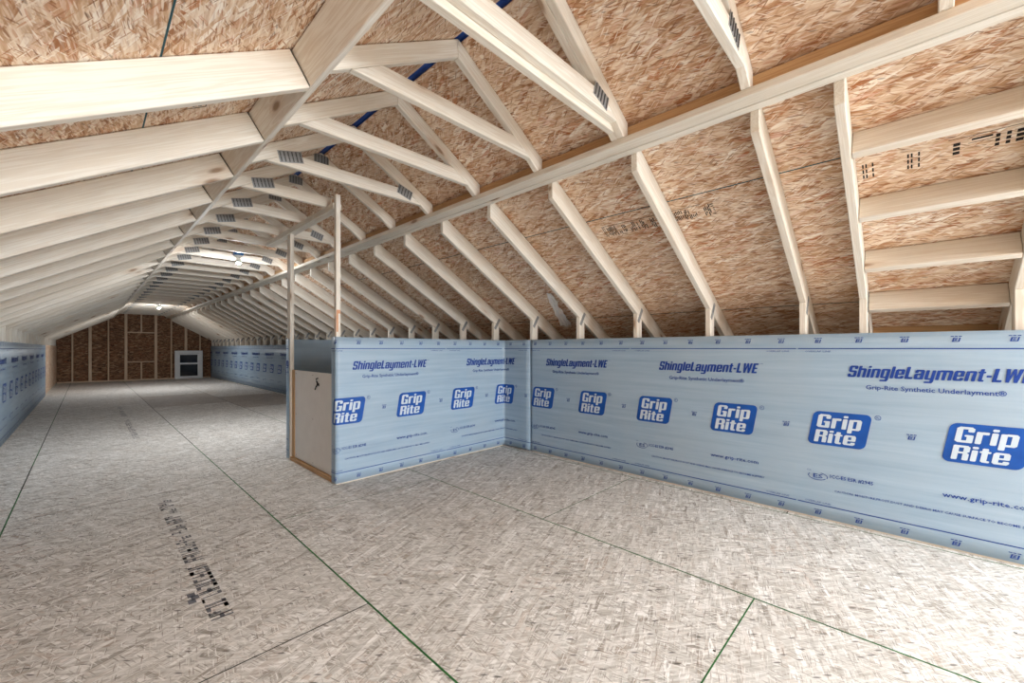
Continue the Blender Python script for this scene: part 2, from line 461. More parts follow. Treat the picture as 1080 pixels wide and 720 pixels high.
# ------------------------------------------------------------------ WALLS OF THE SHELL
def gable_poly(): return [(-1.4, 0), (4.1, 0), (4.1, deck(4.1)), (RX, RZ), (-1.4, deck(-1.4))]
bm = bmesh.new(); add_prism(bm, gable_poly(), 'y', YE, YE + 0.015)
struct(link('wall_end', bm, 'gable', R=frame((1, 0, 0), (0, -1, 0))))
# gable behind the viewpoint with a framed window opening that lets the daylight in
W0, W1, WZ0, WZ1 = 0.1, 2.64, 0.45, 1.93
bm = bmesh.new()
for poly in ([(-1.4, 0), (W0, 0), (W0, deck(W0)), (-1.4, deck(-1.4))], [(W1, 0), (4.1, 0), (4.1, deck(4.1)), (W1, deck(W1))],
             [(W0, 0), (W1, 0), (W1, WZ0), (W0, WZ0)], [(W0, WZ1), (W1, WZ1), (W1, deck(W1)), (RX, RZ), (W0, deck(W0))]):
    add_prism(bm, poly, 'y', YB - 0.015, YB)
struct(link('wall_back', bm, 'roof', R=frame((1, 0, 0), (0, -1, 0))))
bm = bmesh.new()
for a in ((W0, W0 + TH, WZ0, WZ1), (W1 - TH, W1, WZ0, WZ1), (W0, W1, WZ0, WZ0 + TH), (W0, W1, WZ1 - TH, WZ1), ((W0 + W1) / 2 - 0.02, (W0 + W1) / 2 + 0.02, WZ0, WZ1)):
    add_box(bm, a[0], a[1], YB - 0.015, YB + 0.08, a[2], a[3])
struct(link('window_1', bm, 'wood', R=GX))
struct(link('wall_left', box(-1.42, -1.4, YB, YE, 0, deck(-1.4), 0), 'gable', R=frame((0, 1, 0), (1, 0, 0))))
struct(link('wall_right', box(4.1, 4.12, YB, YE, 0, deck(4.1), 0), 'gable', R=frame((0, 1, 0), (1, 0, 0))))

# ------------------------------------------------------------------ LONG BEAMS at the ends of the rafters
nx, nz = -SL * COS, COS                                 # normal of the left slope (pointing up and left)
bx, bz = 0.623, rb6(0.623)
t = root('ceiling_beam', (bx, YB, bz), 'long left beam tilted square to the rafters, running the whole room below the ridge', 'beam')
b0 = Vector((bx, bz)); e = Vector((nx, nz)); rgt = Vector((COS, SL * COS))
pl = [b0, b0 + rgt * TH, b0 + rgt * TH + e * D6 * 0.97, b0 + e * D6 * 0.97]
link('board', prism([tuple(p) for p in pl], 'y', YB, YE - 0.1), 'wood', t, GY)
t = root('ceiling_beam', (2.06, YB, 2.22), 'long right beam of tan board above two pale flat plates', 'beam')
link('face_board', prism([(2.065, 2.258), (2.103, 2.258), (2.103, deck(2.103) - 0.002), (2.065, deck(2.065) - 0.002 - 0.02)], 'y', YB, YE - 0.1), 'wood2', t, GY)['label'] = 'tan board face under the roof sheathing'
link('plate', prism([(2.018, 2.222), (2.106, 2.222), (2.106, 2.257), (2.018, 2.257)], 'y', YB, YE - 0.1), 'wood', t, GY)
link('ledger', prism([(2.114, 2.222), (2.168, 2.222), (2.168, 2.26), (2.114, 2.26)], 'y', YB, YE - 0.1), 'wood', t, GY)

# ------------------------------------------------------------------ RIDGE TRUSSES (two chords, a tie, connector plates)
def plate_mesh(name, cx, cz, w, h, y, parent, ang=0.0):
    """thin steel connector plate with its rows of punched slots"""
    bm = bmesh.new()
    ca, sa = math.cos(ang), math.sin(ang)
    def q(u0, u1, v0, v1, a, b):
        add_prism(bm, [(cx + u * ca - v * sa, cz + u * sa + v * ca) for u, v in ((u0, v0), (u1, v0), (u1, v1), (u0, v1))], 'y', a, b)
    q(-w / 2, w / 2, -h / 2, h / 2, y - 0.0015, y)
    n = max(3, int(w / 0.022))
    for i in range(n):
        u = -w / 2 + (i + 0.5) * w / n
        for v in (-h * 0.22, h * 0.22): q(u - 0.003, u + 0.003, v - h * 0.2, v + h * 0.2, y - 0.0055, y - 0.0015)
    for f in bm.faces:
        if f.calc_center_median().y < y - 0.0016: f.material_index = 1
    return link(name, bm, ['metal', 'slot'], parent)

TIE = 2.313
def make_truss(y, label, plates=(), tie_end=None, mat='wood', low=0.0):
    """near face at y - TH"""
    t = root('roof_truss', (RX, y, TIE), label, 'roof truss', 'ridge trusses between the two long beams')
    y0, y1 = y - TH, y
    xl = 0.67; xr = 2.014
    k = 0.001
    left = [(xl, rb4(xl)), (RX - k, rb4(RX)), (RX - k, deck(RX - k) - 0.004), (xl - 0.02, deck(xl - 0.02) - 0.004), (xl - 0.012, rb4(xl) + 0.035)]
    link('top_chord', prism(left, 'y', y0, y1), mat, t, slope_frame(-1))
    right = [(RX + k, rb4(RX)), (1.90, rb4(1.90)), (xr, 2.2575), (2.064, 2.2575), (2.064, deck(2.064) - 0.004), (RX + k, deck(RX + k) - 0.004)]
    link('top_chord', prism(right, 'y', y0, y1), mat, t, slope_frame(1))
    # tie: lies against the chords, ends cut to the slope
    a, b = y0 + 0.0005, y1 - 0.0005
    zt = TIE - low; h = D4
    xa = RX - (rb4(RX) - zt) / SL - 0.0; xb = RX + (rb4(RX) - zt) / SL
    ya, yb = y0, y1
    if tie_end: xb = tie_end
    ins = h / SL
    if tie_end: pts = [(xa + 0.004, zt), (xb, zt), (xb, zt + h), (xa + ins, zt + h)]
    else: pts = [(xa + 0.004, zt), (xb - 0.004, zt), (xb - ins, zt + h), (xa + ins, zt + h)]
    link('tie', prism(pts, 'y', ya, yb), mat, t, GX)
    for p in plates:
        if p == 'l': plate_mesh('connector_plate', xa + 0.15, zt + 0.065, 0.15, 0.075, y0, t, 0.25)
        if p == 'r': plate_mesh('connector_plate', xb - 0.16, zt + 0.065, 0.13, 0.075, y0, t, -0.3)
        if p == 'a': plate_mesh('connector_plate', RX, rb4(RX) + 0.045, 0.12, 0.075, y0, t, 0)
    return t

vis = 0
trusses = {}
protoP = protoN = None
for k, y in enumerate(GRID):
    y = round(y, 4)
    if y > YE - 0.15: break
    n = k
    if k == 0: lab = 'roof truss whose foot just shows at the top right edge'
    elif k == 1: lab = 'single roof truss right of the doubled one, top cut by the frame'
    elif k == 2: lab = 'near half of the doubled roof truss at the top centre'
    else: lab = 'ridge truss, %s beyond the doubled one' % ORD[k - 3]
    if k == 2:
        make_truss(y, lab, ('r',))
        make_truss(y + TH + 0.001, 'far half of the doubled roof truss at the top centre', (), low=0.03)
    elif k in (0, 1): make_truss(y, lab, ('r',) if k == 1 else ())
    elif k in (3, 4):
        make_truss(y, lab)
    elif k in (6, 7): make_truss(y, lab + ', tie ending on the short header', ('l', 'a'), tie_end=1.455)
    else:
        if protoP is None: protoP = make_truss(y, lab, ('l', 'r', 'a'))
        else: dup(protoP, (RX, y, TIE), lab)

# ------------------------------------------------------------------ RAFTERS
def make_left_rafter(y, label):
    r = root('rafter', (-0.6, y, 1.4), label, 'rafter', 'deep left rafters')
    # square-cut upper end against the tilted beam
    up = [(bx - 0.003 * COS, bz - 0.003 * SL * COS), (bx + nx * D6 - 0.003, bz + nz * D6 - 0.004)]
    pts = [up[0], up[1], (-1.38, deck(-1.38) - 0.004), (-1.38, rb6(-1.38))]
    link('board', prism(pts, 'y', y - TH, y), 'wood', r, slope_frame(-1))
    bm = bmesh.new()
    add_prism(bm, [(bx - 0.002 - 0.001, bz + 0.004), (bx + nx * D6 - 0.004, bz + nz * D6 - 0.006), (bx + nx * D6 - 0.008, bz + nz * D6 - 0.008), (bx - 0.006, bz + 0.004)], 'y', y - TH - 0.0006, y - TH)
    link('end_gap', bm, 'dark', r)
    return r
def make_right_rafter(y, label, tie=True):
    r = root('rafter', (3.4, y, 1.4), label, 'rafter', 'slim right rafters')
    pts = [(2.170, rb6(2.170)), (2.170, deck(2.170) - 0.004), (3.98, deck(3.98) - 0.004), (3.98, rb6(3.98))]
    link('board', prism(pts, 'y', y - TH, y), 'wood', r, slope_frame(1))
    if tie:
        bm = bmesh.new()
        cx, cz = XW + 0.085, rb6(XW + 0.085) + 0.015
        ca, sa = math.cos(1.0), math.sin(1.0)
        def q(u0, u1, v0, v1, a, b): add_prism(bm, [(cx + u * ca - v * sa, cz + u * sa + v * ca) for u, v in ((u0, v0), (u1, v0), (u1, v1), (u0, v1))], 'y', a, b)
        q(-0.07, 0.07, -0.016, 0.016, y - TH - 0.004, y - TH - 0.0005)
        for u in (-0.045, 0.0, 0.045): q(u - 0.004, u + 0.004, -0.004, 0.004, y - TH - 0.006, y - TH - 0.004)
        link('metal_tie', bm, 'metal', r)['label'] = 'galvanised steel tie at the stud'
    return r
lp = None; c = 0
for y in GRID:
    if y < 1.7 or y > YE - 0.15: continue
    lab = 'deep left rafter, nearest to the camera' if c == 0 else 'deep left rafter, %s from the camera' % ORD[c]
    if lp is None: lp = make_left_rafter(y, lab)
    else: dup(lp, (-0.6, y, 1.4), lab)
    c += 1
rp = None; c = 0
RY = [-0.39, 0.23] + [y for y in GRID if 0.5 < y < YE - 0.15]
for y in RY:
    if c == 0: lab = 'slim right rafter at the right frame edge, beyond the short blocking boards'
    elif c == 1: lab = 'slim right rafter holding the left ends of the blocking boards'
    else: lab = 'slim right rafter, %s left of the one with the blocking boards' % ORD[c - 2]
    if rp is None: rp = make_right_rafter(y, lab)
    else: dup(rp, (3.4, y, 1.4), lab)
    c += 1

# blocking boards framed between the last two right rafters
names = ['topmost', 'second', 'third', 'lowest']
for k, x in enumerate((2.428, 2.785, 3.145, 3.50)):
    a = Vector((x, rb6(x))); al = Vector((-COS, SL * COS)) * TH; up = Vector((SL * COS, COS)) * (D6 - 0.004)
    pts = [tuple(a), tuple(a + al), tuple(a + al + up), tuple(a + up)]
    o = link('blocking_board', prism(pts, 'y', -0.388, 0.23 - TH - 0.002), 'wood', None, GY)
    tag(o, '%s of the four blocking boards between the two rightmost rafters' % names[k], 'board', 'short blocking boards at the right')
o = link('eave_board', box(3.90, 3.938, -0.389, 0.191, 1.10, 1.265), 'wood2', None, GY)
tag(o, 'orange-brown board low in the dark eave behind the right wall', 'board')

# ------------------------------------------------------------------ KNEE WALL STUDS
def make_stud(y, s, label):
    if s > 0:
        x0, x1 = XW + 0.03, XW + 0.03 + D4; pts = [(x0, 0.04), (x1, 0.04), (x1, rb6(x1) - 0.001), (x0, rb6(x0) - 0.001)]
    else:
        x1 = XL - 0.012; x0 = x1 - D4; pts = [(x0, 0.04), (x1, 0.04), (x1, rb6(x1) - 0.001), (x0, rb6(x0) - 0.001)]
    r = link('wall_stud', prism(pts, 'y', y - TH, y), 'wood', None, GZ)
    return tag(r, label, 'stud', 'knee wall studs on the %s' % ('right' if s > 0 else 'left'))
sp = None; c = 0
for y in RY:
    lab = 'short stud top above the blue right wall, %s from the right frame edge' % ORD[c]
    if c == 0: lab = 'short stud top above the blue wall at the right frame edge'
    if sp is None: sp = make_stud(y, 1, lab)
    else:
        n = sp.copy(); C.objects.link(n); n.location.y += y - RY[0]; n['label'] = lab
    c += 1
sp = None; c = 0; y00 = None
for y in GRID:
    if y < 6.9 or y > YE - 0.15: continue
    lab = 'stud top above the blue left wall, %s from the left frame edge' % ORD[c]
    if y > 14.6: lab = 'bare stud in the left wall past the blue sheet, %s from its end' % ORD[int(round((y - 14.7) / 0.6096))]
    if sp is None: sp = make_stud(y, -1, lab); y00 = y
    else:
        n = sp.copy(); C.objects.link(n); n.location.y += y - y00; n['label'] = lab
    c += 1
o = link('bottom_plate', prism([(XW + 0.025, 2.94), (XW - 0.016, -1.25), (XW + 0.08, -1.25), (XW + 0.115, 2.94)], 'z', 0.0, 0.038), 'wood', None, GY)
tag(o, 'pale bottom plate along the floor under the near right sheet', 'plate')
o = link('bottom_plate', box(XL - 0.1, XL - 0.004, 3.5, 19.5, 0.0, 0.038), 'wood', None, GY)
tag(o, 'bottom plate along the floor under the left wall', 'plate')
o = link('bottom_plate', box(XW + 0.01, XW + 0.11, 4.6, 19.5, 0.0, 0.038), 'wood', None, GY)
tag(o, 'bottom plate under the far right sheet beyond the boxed opening', 'plate')
o = link('knee_wall_panel', box(XL - 0.011, XL - 0.001, 14.52, YE - 0.1, 0.039, 1.2, 0), 'roof', None, frame((0, 1, 0), (1, 0, 0)))
tag(o, 'bare strand board on the left knee wall past the blue sheet', 'panel')

# ------------------------------------------------------------------ PRINTED UNDERLAYMENT SHEETS
_tcache = {}
def text_polys(s, bold=0.0, res=2):
    key = (s, bold, res)
    if key in _tcache: return _tcache[key]
    def mk(st):
        cu = D.curves.new('lettering', 'FONT'); cu.body = st; cu.size = 1.0; cu.resolution_u = res; cu.offset = bold; cu.fill_mode = 'FRONT'
        cu.dimensions = '2D'
        ob = D.objects.new('lettering', cu); C.objects.link(ob)
        bpy.context.view_layer.update()
        me = D.meshes.new_from_object(ob.evaluated_get(bpy.context.evaluated_depsgraph_get()))
        vs = [v.co.copy() for v in me.vertices]; fs = [tuple(p.vertices) for p in me.polygons]
        D.objects.remove(ob); D.curves.remove(cu); D.meshes.remove(me)
        return vs, fs
    vs, fs = mk(s); hv, _ = mk('H')
    x0 = min(v.x for v in vs); x1 = max(v.x for v in vs)
    c0 = min(v.y for v in hv); c1 = max(v.y for v in hv)
    vs = [((v.x - x0) / (x1 - x0), (v.y - c0) / (c1 - c0)) for v in vs]
    _tcache[key] = (vs, fs); return vs, fs

# heavy condensed block letters for the title and the badge: each glyph is a set of strokes in cap-height units
GLY = {
 'S': (.56, [(.05,.84,.54,1),(0,.52,.2,.95),(.05,.43,.52,.58),(.36,.05,.56,.5),(.03,0,.51,.16),(0,.05,.2,.30),(.36,.70,.56,.95)]),
 'h': (.54, [(0,0,.2,1),(.15,.63,.50,.78),(.34,0,.54,.73)]), 'i': (.2, [(0,0,.2,.76),(0,.84,.2,1)]),
 'n': (.54, [(0,0,.2,.76),(.15,.63,.50,.78),(.34,0,.54,.73)]),
 'g': (.54, [(0,.05,.2,.72),(.04,.64,.5,.78),(.04,0,.4,.13),(.34,-.2,.54,.76),(.03,-.28,.5,-.14)]), 'l': (.2, [(0,0,.2,1)]),
 'e': (.54, [(0,.05,.2,.72),(.04,.64,.5,.78),(.34,.34,.54,.72),(.1,.33,.54,.44),(.04,0,.5,.14),(.34,.05,.54,.24)]),
 'L': (.46, [(0,0,.21,1),(0,0,.46,.17)]),
 'a': (.54, [(.34,0,.54,.72),(.04,.64,.5,.78),(0,.52,.2,.72),(.05,.35,.4,.47),(0,.05,.2,.42),(.04,0,.4,.13)]),
 'y': (.54, [(0,.06,.2,.76),(.34,-.2,.54,.76),(.04,0,.4,.13),(.03,-.28,.5,-.14)]),
 'm': (.86, [(0,0,.2,.76),(.15,.63,.82,.78),(.33,0,.53,.76),(.66,0,.86,.73)]),
 't': (.36, [(.06,.04,.26,.95),(-.02,.63,.36,.76),(.10,0,.36,.14)]), '-': (.26, [(0,.33,.26,.48)]),
 'W': (.80, [((0,1),(.12,0),(.30,0),(.19,1)),((.16,0),(.28,0),(.46,1),(.33,1)),((.34,1),(.50,0),(.64,0),(.47,1)),((.50,0),(.68,0),(.80,1),(.61,1))]),
 'E': (.46, [(0,0,.21,1),(0,.84,.46,1),(0,.43,.42,.57),(0,0,.46,.16)]),
 'G': (.58, [(0,.06,.21,.94),(.06,.85,.52,1),(.37,.68,.58,.94),(.06,0,.58,.15),(.37,.05,.58,.5),(.29,.38,.58,.5)]),
 'r': (.40, [(0,0,.2,.76),(.15,.60,.40,.77)]), 'p': (.54, [(0,-.24,.2,.76),(.15,.64,.5,.78),(.34,.05,.54,.72),(.15,0,.5,.13)]),
 'R': (.58, [(0,0,.21,1),(0,.85,.52,1),(.37,.55,.58,.94),(0,.44,.52,.57),(.37,0,.58,.47)]),
}
def put_block(bm, txt, s0, s1, z0, cap, off, shear, mi=0):
    wd = sum(GLY[c][0] for c in txt) + 0.07 * (len(txt) - 1); k = (s1 - s0) / wd; x = 0
    for c in txt:
        w, parts = GLY[c]
        for p in parts:
            if isinstance(p[0], tuple): q = p
            else:
                a, b, c2, d = p; ch = 0.035
                q = ((a + ch, b), (c2 - ch, b), (c2, b + ch), (c2, d - ch), (c2 - ch, d), (a + ch, d), (a, d - ch), (a, b + ch))
            put_poly(bm, [(s0 + (x + u) * k + shear * v * cap, z0 + v * cap) for u, v in q], off, mi)
        x += w + 0.07

class Sheet:
    """a strip of printed membrane following a path in plan; s = distance along the path (reading direction), z = height"""
    def __init__(self, path, z0, z1, out, wr=0.0):
        self.p = [Vector((a, b, 0)) for a, b in path]; self.z0, self.z1, self.out, self.wr = z0, z1, out, wr
        self.cum = [0.0]
        for a, b in zip(self.p, self.p[1:]): self.cum.append(self.cum[-1] + (b - a).length)
        self.len = self.cum[-1]
    def at(self, s, z, off=0.0):
        i = 0
        while i < len(self.cum) - 2 and s > self.cum[i + 1]: i += 1
        a, b = self.p[i], self.p[i + 1]; d = (b - a).normalized()
        n = Vector((d.y, -d.x, 0)) * self.out
        q = a + d * (s - self.cum[i])
        w = self.wr * (noise.noise(Vector((s * 1.3, z * 2.1, 3.3))) + 0.35 * noise.noise(Vector((s * 5, z * 3, 9.1))))
        return q + Vector((0, 0, z)) + n * (off + w)
    def corners(self): return self.cum[1:-1]
    def bake(self, bm):
        """bm has x=s, y=z, z=offset; cut at corners, clip to the sheet, then map"""
        for cpos in self.corners():
            bmesh.ops.bisect_plane(bm, geom=bm.verts[:] + bm.edges[:] + bm.faces[:], plane_co=(cpos, 0, 0), plane_no=(1, 0, 0))
        for cpos, no in ((0.001, (-1, 0, 0)), (self.len - 0.001, (1, 0, 0))):
            bmesh.ops.bisect_plane(bm, geom=bm.verts[:] + bm.edges[:] + bm.faces[:], plane_co=(cpos, 0, 0), plane_no=no, clear_outer=True)
        for v in bm.verts: v.co = self.at(v.co.x, v.co.y, v.co.z)

def put_text(bm, s, s0, s1, z0, cap, off, bold=0.0, shear=0.0, mi=0, res=2):
    vs, fs = text_polys(s, bold, res)
    nv = [bm.verts.new((s0 + v[0] * (s1 - s0) + shear * v[1] * cap, z0 + v[1] * cap, off)) for v in vs]
    for f in fs:
        try: q = bm.faces.new([nv[i] for i in f]); q.material_index = mi
        except ValueError: pass
def put_poly(bm, pts, off, mi=0):
    f = bm.faces.new([bm.verts.new((a, b, off)) for a, b in pts]); f.material_index = mi
def bar(bm, s0, s1, z0, z1, off=0.0025, mi=0, sh=0.0):
    n = max(1, int((s1 - s0) / 0.25))
    for i in range(n):
        a = s0 + (s1 - s0) * i / n; b = s0 + (s1 - s0) * (i + 1) / n
        put_poly(bm, [(a, z0), (b, z0), (b + sh, z1), (a + sh, z1)], off, mi)
def edge_mark(bm, s, z, off):
    for a, b, c, d in ((-.014, -.0085, 0, .022), (.009, .0145, 0, .022), (-.0085, .009, 0, .003), (-.0085, .009, .019, .022), (-.005, .005, .006, .010), (-.003, .006, .012, .016)):
        bar(bm, s + a, s + b, z + c, z + d, off, 0, 0.25 * (d - c))
def ring(bm, cs, cz, rs, rz, w, a0=0, a1=2 * math.pi, n=20, off=0.0025):
    for i in range(n):
        p, q = a0 + (a1 - a0) * i / n, a0 + (a1 - a0) * (i + 1) / n
        put_poly(bm, [(cs + (rs - w) * math.cos(p), cz + (rz - w) * math.sin(p)), (cs + rs * math.cos(p), cz + rz * math.sin(p)),
                      (cs + rs * math.cos(q), cz + rz * math.sin(q)), (cs + (rs - w) * math.cos(q), cz + (rz - w) * math.sin(q))], off)
def round_badge(s0, s1, z0, z1, r, sh):
    pts = []
    for cx, cz, a in ((s1 - r, z0 + r, -math.pi / 2), (s1 - r, z1 - r, 0), (s0 + r, z1 - r, math.pi / 2), (s0 + r, z0 + r, math.pi)):
        for i in range(7):
            t = a + math.pi / 2 * i / 6; x, z = cx + r * math.cos(t), cz + r * math.sin(t)
            pts.append((x + sh * (z - z0), z))
    return pts

def build_sheet(name, path, phase, label, out=1, z0=0.012, z1=1.208, wr=0.0, fine=True, group=None):
    """phase: path distance at which one title starts; everything printed repeats every 1.23 m"""
    sh = Sheet(path, z0, z1, out, wr)
    bm = bmesh.new()
    cs = sorted(set([0.0, sh.len] + list(sh.corners()) + [0.06 * i for i in range(1, int(sh.len / 0.06))] if fine else [0.0, sh.len] + list(sh.corners()) + [0.3 * i for i in range(1, int(sh.len / 0.3))]))
    nz = 16 if fine else 4
    g = [[bm.verts.new(sh.at(s, z0 + (z1 - z0) * j / nz)) for j in range(nz + 1)] for s in cs]
    g2 = [[bm.verts.new(sh.at(s, z0 + (z1 - z0) * j / nz, -0.0012)) for j in range(nz + 1)] for s in cs]
    for i in range(len(cs) - 1):
        for j in range(nz):
            bm.faces.new((g[i][j], g[i + 1][j], g[i + 1][j + 1], g[i][j + 1])); bm.faces.new((g2[i][j + 1], g2[i + 1][j + 1], g2[i + 1][j], g2[i][j]))
        for j in (0, nz): bm.faces.new((g[i][j], g2[i][j], g2[i + 1][j], g[i + 1][j]))
    for i in (0, len(cs) - 1):
        for j in range(nz): bm.faces.new((g[i][j], g[i][j + 1], g2[i][j + 1], g2[i][j]))
    bmesh.ops.recalc_face_normals(bm, faces=bm.faces[:])
    T = 1.23; O = 0.0025; titles = []; badges = []
    ks = range(int(math.floor((0 - phase) / T)) - 1, int(math.ceil((sh.len - phase) / T)) + 1)
    for k in ks:
        b = phase + k * T
        if b + 1.4 < 0 or b - 0.1 > sh.len: continue
        bt = bmesh.new(); bs = bmesh.new()
        put_block(bt, 'ShingleLayment-LWE', b, b + 0.725, 0.936, 0.071, O, 0.22)
        put_text(bs, '\u2122', b + 0.745, b + 0.765, 0.998, 0.009, O, 0.0, res=1)
        put_text(bs, 'Grip-Rite Synthetic Underlayment\u00ae', b + 0.089, b + 0.645, 0.864, 0.026, O, 0.010, res=2)
        put_text(bs, 'www.grip-rite.com', b + 0.413, b + 0.738, 0.289, 0.026, O, 0.012, res=1)
        # certification emblem and its number
        ring(bs, b + 1.078, 0.280, 0.050, 0.026, 0.004, math.radians(150), math.radians(330))
        ring(bs, b + 1.078, 0.280, 0.054, 0.026, 0.004, math.radians(-20), math.radians(70), 8)
        put_text(bs, 'ES', b + 1.056, b + 1.106, 0.268, 0.026, O, 0.01, res=1)
        put_text(bs, 'ICC', b + 1.024, b + 1.044, 0.309, 0.009, O, 0.0, res=1)
        put_text(bs, 'ICC-ES ESR #2945', b + 1.144, b + 1.353, 0.281, 0.022, O, 0.015, res=1)
        put_text(bs, 'CAUTION: MOISTURE,FROST,DUST AND DEBRIS MAY CAUSE SURFACE TO BECOME SLIPPERY', b - 0.064, b + 0.775, 0.196, 0.0125, O, 0.015, res=1)
        for z, zt in ((1.110, 1.0895), (0.092, 0.1065)):
            bar(bs, b + 0.972 - T, b + 0.962, z, z + 0.0055)
            put_text(bs, 'OVERLAP LINE', b + 0.786, b + 0.922, zt, 0.010, O, 0.0, res=1)
            put_text(bs, 'OVERLAP LINE', b + 1.011, b + 1.147, zt, 0.010, O, 0.0, res=1)
        for q in range(6):                                 # little edge marks
            s = b + 0.053 + 0.205 * q
            for z in (1.150, 0.032):
                edge_mark(bs, s, z, O)
                for (u0, u1) in ((-0.018, -0.006), (-0.003, 0.008), (0.012, 0.024)): bar(bs, s + u0, s + u1, z + 0.028, z + 0.032)
        for q in range(2):
            s = b + 0.287 + 0.615 * q
            edge_mark(bs, s, 0.584, O)
            for (u0, u1) in ((-0.018, -0.006), (-0.003, 0.008), (0.012, 0.024)): bar(bs, s + u0, s + u1, 0.611, 0.616)
            lt = b + 0.451 + 0.615 * q
            ring(bs, lt + 0.308, 0.694, 0.015, 0.015, 0.003, n=12)
            put_text(bs, 'R', lt + 0.302, lt + 0.314, 0.688, 0.012, O, 0.0, res=1)
            if lt + 0.28 < 0.01 or lt - 0.05 > sh.len - 0.01: continue
            bb = bmesh.new(); put_poly(bb, round_badge(lt - 0.043, lt + 0.247, 0.489, 0.706, 0.032, 0.17), O)
            bmesh.ops.triangulate(bb, faces=bb.faces[:]); sh.bake(bb)
            if not bb.verts: bb.free(); continue
            bl = bmesh.new()
            put_block(bl, 'Grip', lt + 0.006, lt + 0.226, 0.602, 0.086, O + 0.0015, 0.17)
            put_block(bl, 'Rite', lt - 0.008, lt + 0.198, 0.506, 0.080, O + 0.0015, 0.17)
            sh.bake(bl)
            badges.append((bb, bl))
        titles.append(bt); sh.bake(bt); sh.bake(bs)
        mp = {v: bm.verts.new(v.co) for v in bs.verts}
        for f in bs.faces:
            q = bm.faces.new([mp[v] for v in f.verts]); q.material_index = 1
        bs.free()
    o = link(name, bm, ['sheet', 'print'], origin=Vector((path[0][0], path[0][1], 0)))
    for p in o.data.polygons: p.use_smooth = p.material_index == 0
    tag(o, label, 'membrane sheet', group)
    for bt in titles:
        if bt.verts: link('printed_title', bt, 'print', o)['label'] = 'large blue slanted lettering'
        else: bt.free()
    for bb, bl in badges:
        lg = link('logo', bb, 'badge', o); lg['label'] = 'blue rounded badge with white lettering'
        if bl.verts:
            l2 = link('lettering', bl, 'badge_w', None)
            l2.parent = lg; l2.matrix_basis = lg.matrix_basis.inverted() @ o.matrix_basis.inverted() @ l2.matrix_basis
        else: bl.free()
    return o

# near right wall: reads towards the camera's right, i.e. along -Y
ph = lambda start, s0: start - s0
build_sheet('underlayment_sheet', [(XW + 0.022, 2.985), (XW - 0.022, -1.3)], (2.985 - 1.514) - 1.23,
            'blue printed sheet on the long wall at the right', -1 if False else 1, wr=0.0016, group='printed blue sheets on the knee walls')
# partition of the boxed opening: wraps its post at the left and turns the inside corner at the right
PY = 3.355
path = [(1.408, 3.44), (1.408, PY), (XW + 0.012, PY), (XW + 0.008, 2.955)]
build_sheet('underlayment_sheet', path, (3.44 - PY) + (1.544 - 1.408), 'blue printed sheet on the low partition beside the white panel', 1, wr=0.002,
            group='printed blue sheets on the knee walls')
# far side of the boxed opening: printed face turned away
path = [(XW - 0.01, 4.548), (1.408, 4.548), (1.408, 4.47)]
build_sheet('underlayment_sheet', path, 0.55, 'pale sheet back seen above the white panel behind the two posts', 1, wr=0.001, fine=False,
            group='printed blue sheets on the knee walls')
# far right wall beyond the box
build_sheet('underlayment_sheet', [(XW + 0.006, YE - 0.12), (XW + 0.006, 4.56)], (YE - 0.12 - 12.46) - 1.23 * 6, 'blue printed sheet on the far right wall beyond the boxed opening', 1, fine=False,
            group='printed blue sheets on the knee walls')
# left wall, reads along +Y
build_sheet('underlayment_sheet', [(XL, 3.6), (XL, 14.5)], (8.25 - 3.6) - 1.23 * 4, 'blue printed sheet on the left wall at the left frame edge', 1, z1=1.195, fine=False,
            group='printed blue sheets on the knee walls')

# ------------------------------------------------------------------ BOXED OPENING: posts, header, sill, white panel
o = link('post', box(1.413, 1.451, 3.362, 3.402, 0.0, 2.375), 'wood', None, GZ)
tag(o, 'near slim post rising from the partition corner past the header', 'post', 'posts of the boxed opening')
o['kind'] = 'thing'
bm = bmesh.new()
add_box(bm, 1.4118, 1.4128, 3.364, 3.372, 1.22, 1.38); add_box(bm, 1.416, 1.430, 3.3608, 3.3618, 1.25, 1.40); add_box(bm, 1.416, 1.448, 3.3608, 3.3618, 1.40, 1.43)
link('paint_mark', bm, 'orange', o)['label'] = 'orange paint mark'
o = link('post', box(1.413, 1.451, 4.452, 4.540, 0.0, 2.262), 'wood', None, GZ)
tag(o, 'far post beside the white panel carrying the header end', 'post', 'posts of the boxed opening')
o = link('header', box(1.405, 1.475, 3.40, 5.22, 2.262, 2.311), 'wood', None, GY)
tag(o, 'short flat header under the cut ties, on top of the far post', 'beam'); o['kind'] = 'thing'
o = link('sill_plate', box(1.412, 1.49, 3.46, 4.45, 0.0, 0.036), 'wood2', None, GY)
tag(o, 'tan sill plate on the floor under the white panel', 'plate')
o = link('trim_stud', box(1.43, 1.468, 4.385, 4.45, 0.037, 0.90), 'wood2', None, GZ)
tag(o, 'tan trimmer between the white panel and the far post', 'stud')
r = root('access_panel', (1.44, 3.9, 0.037), 'white access panel with a small dark hook in the boxed opening', 'panel')
link('board', box(1.436, 1.448, 3.45, 4.383, 0.038, 0.90, 0.002), 'board', r)
bm = bmesh.new()
add_box(bm, 1.4345, 1.436, 3.77, 3.83, 0.79, 0.803); tube(bm, [(1.434, 3.80, 0.80), (1.424, 3.80, 0.82), (1.418, 3.79, 0.845), (1.420, 3.765, 0.85)], 0.006)
tube(bm, [(1.434, 3.80, 0.80), (1.426, 3.82, 0.77), (1.422, 3.83, 0.745)], 0.006)
tube(bm, [(1.43, 3.80, 0.81), (1.426, 3.77, 0.79), (1.424, 3.75, 0.785)], 0.005)
link('hook', bm, 'dark', r)['label'] = 'dark metal hook'
bm = bmesh.new()
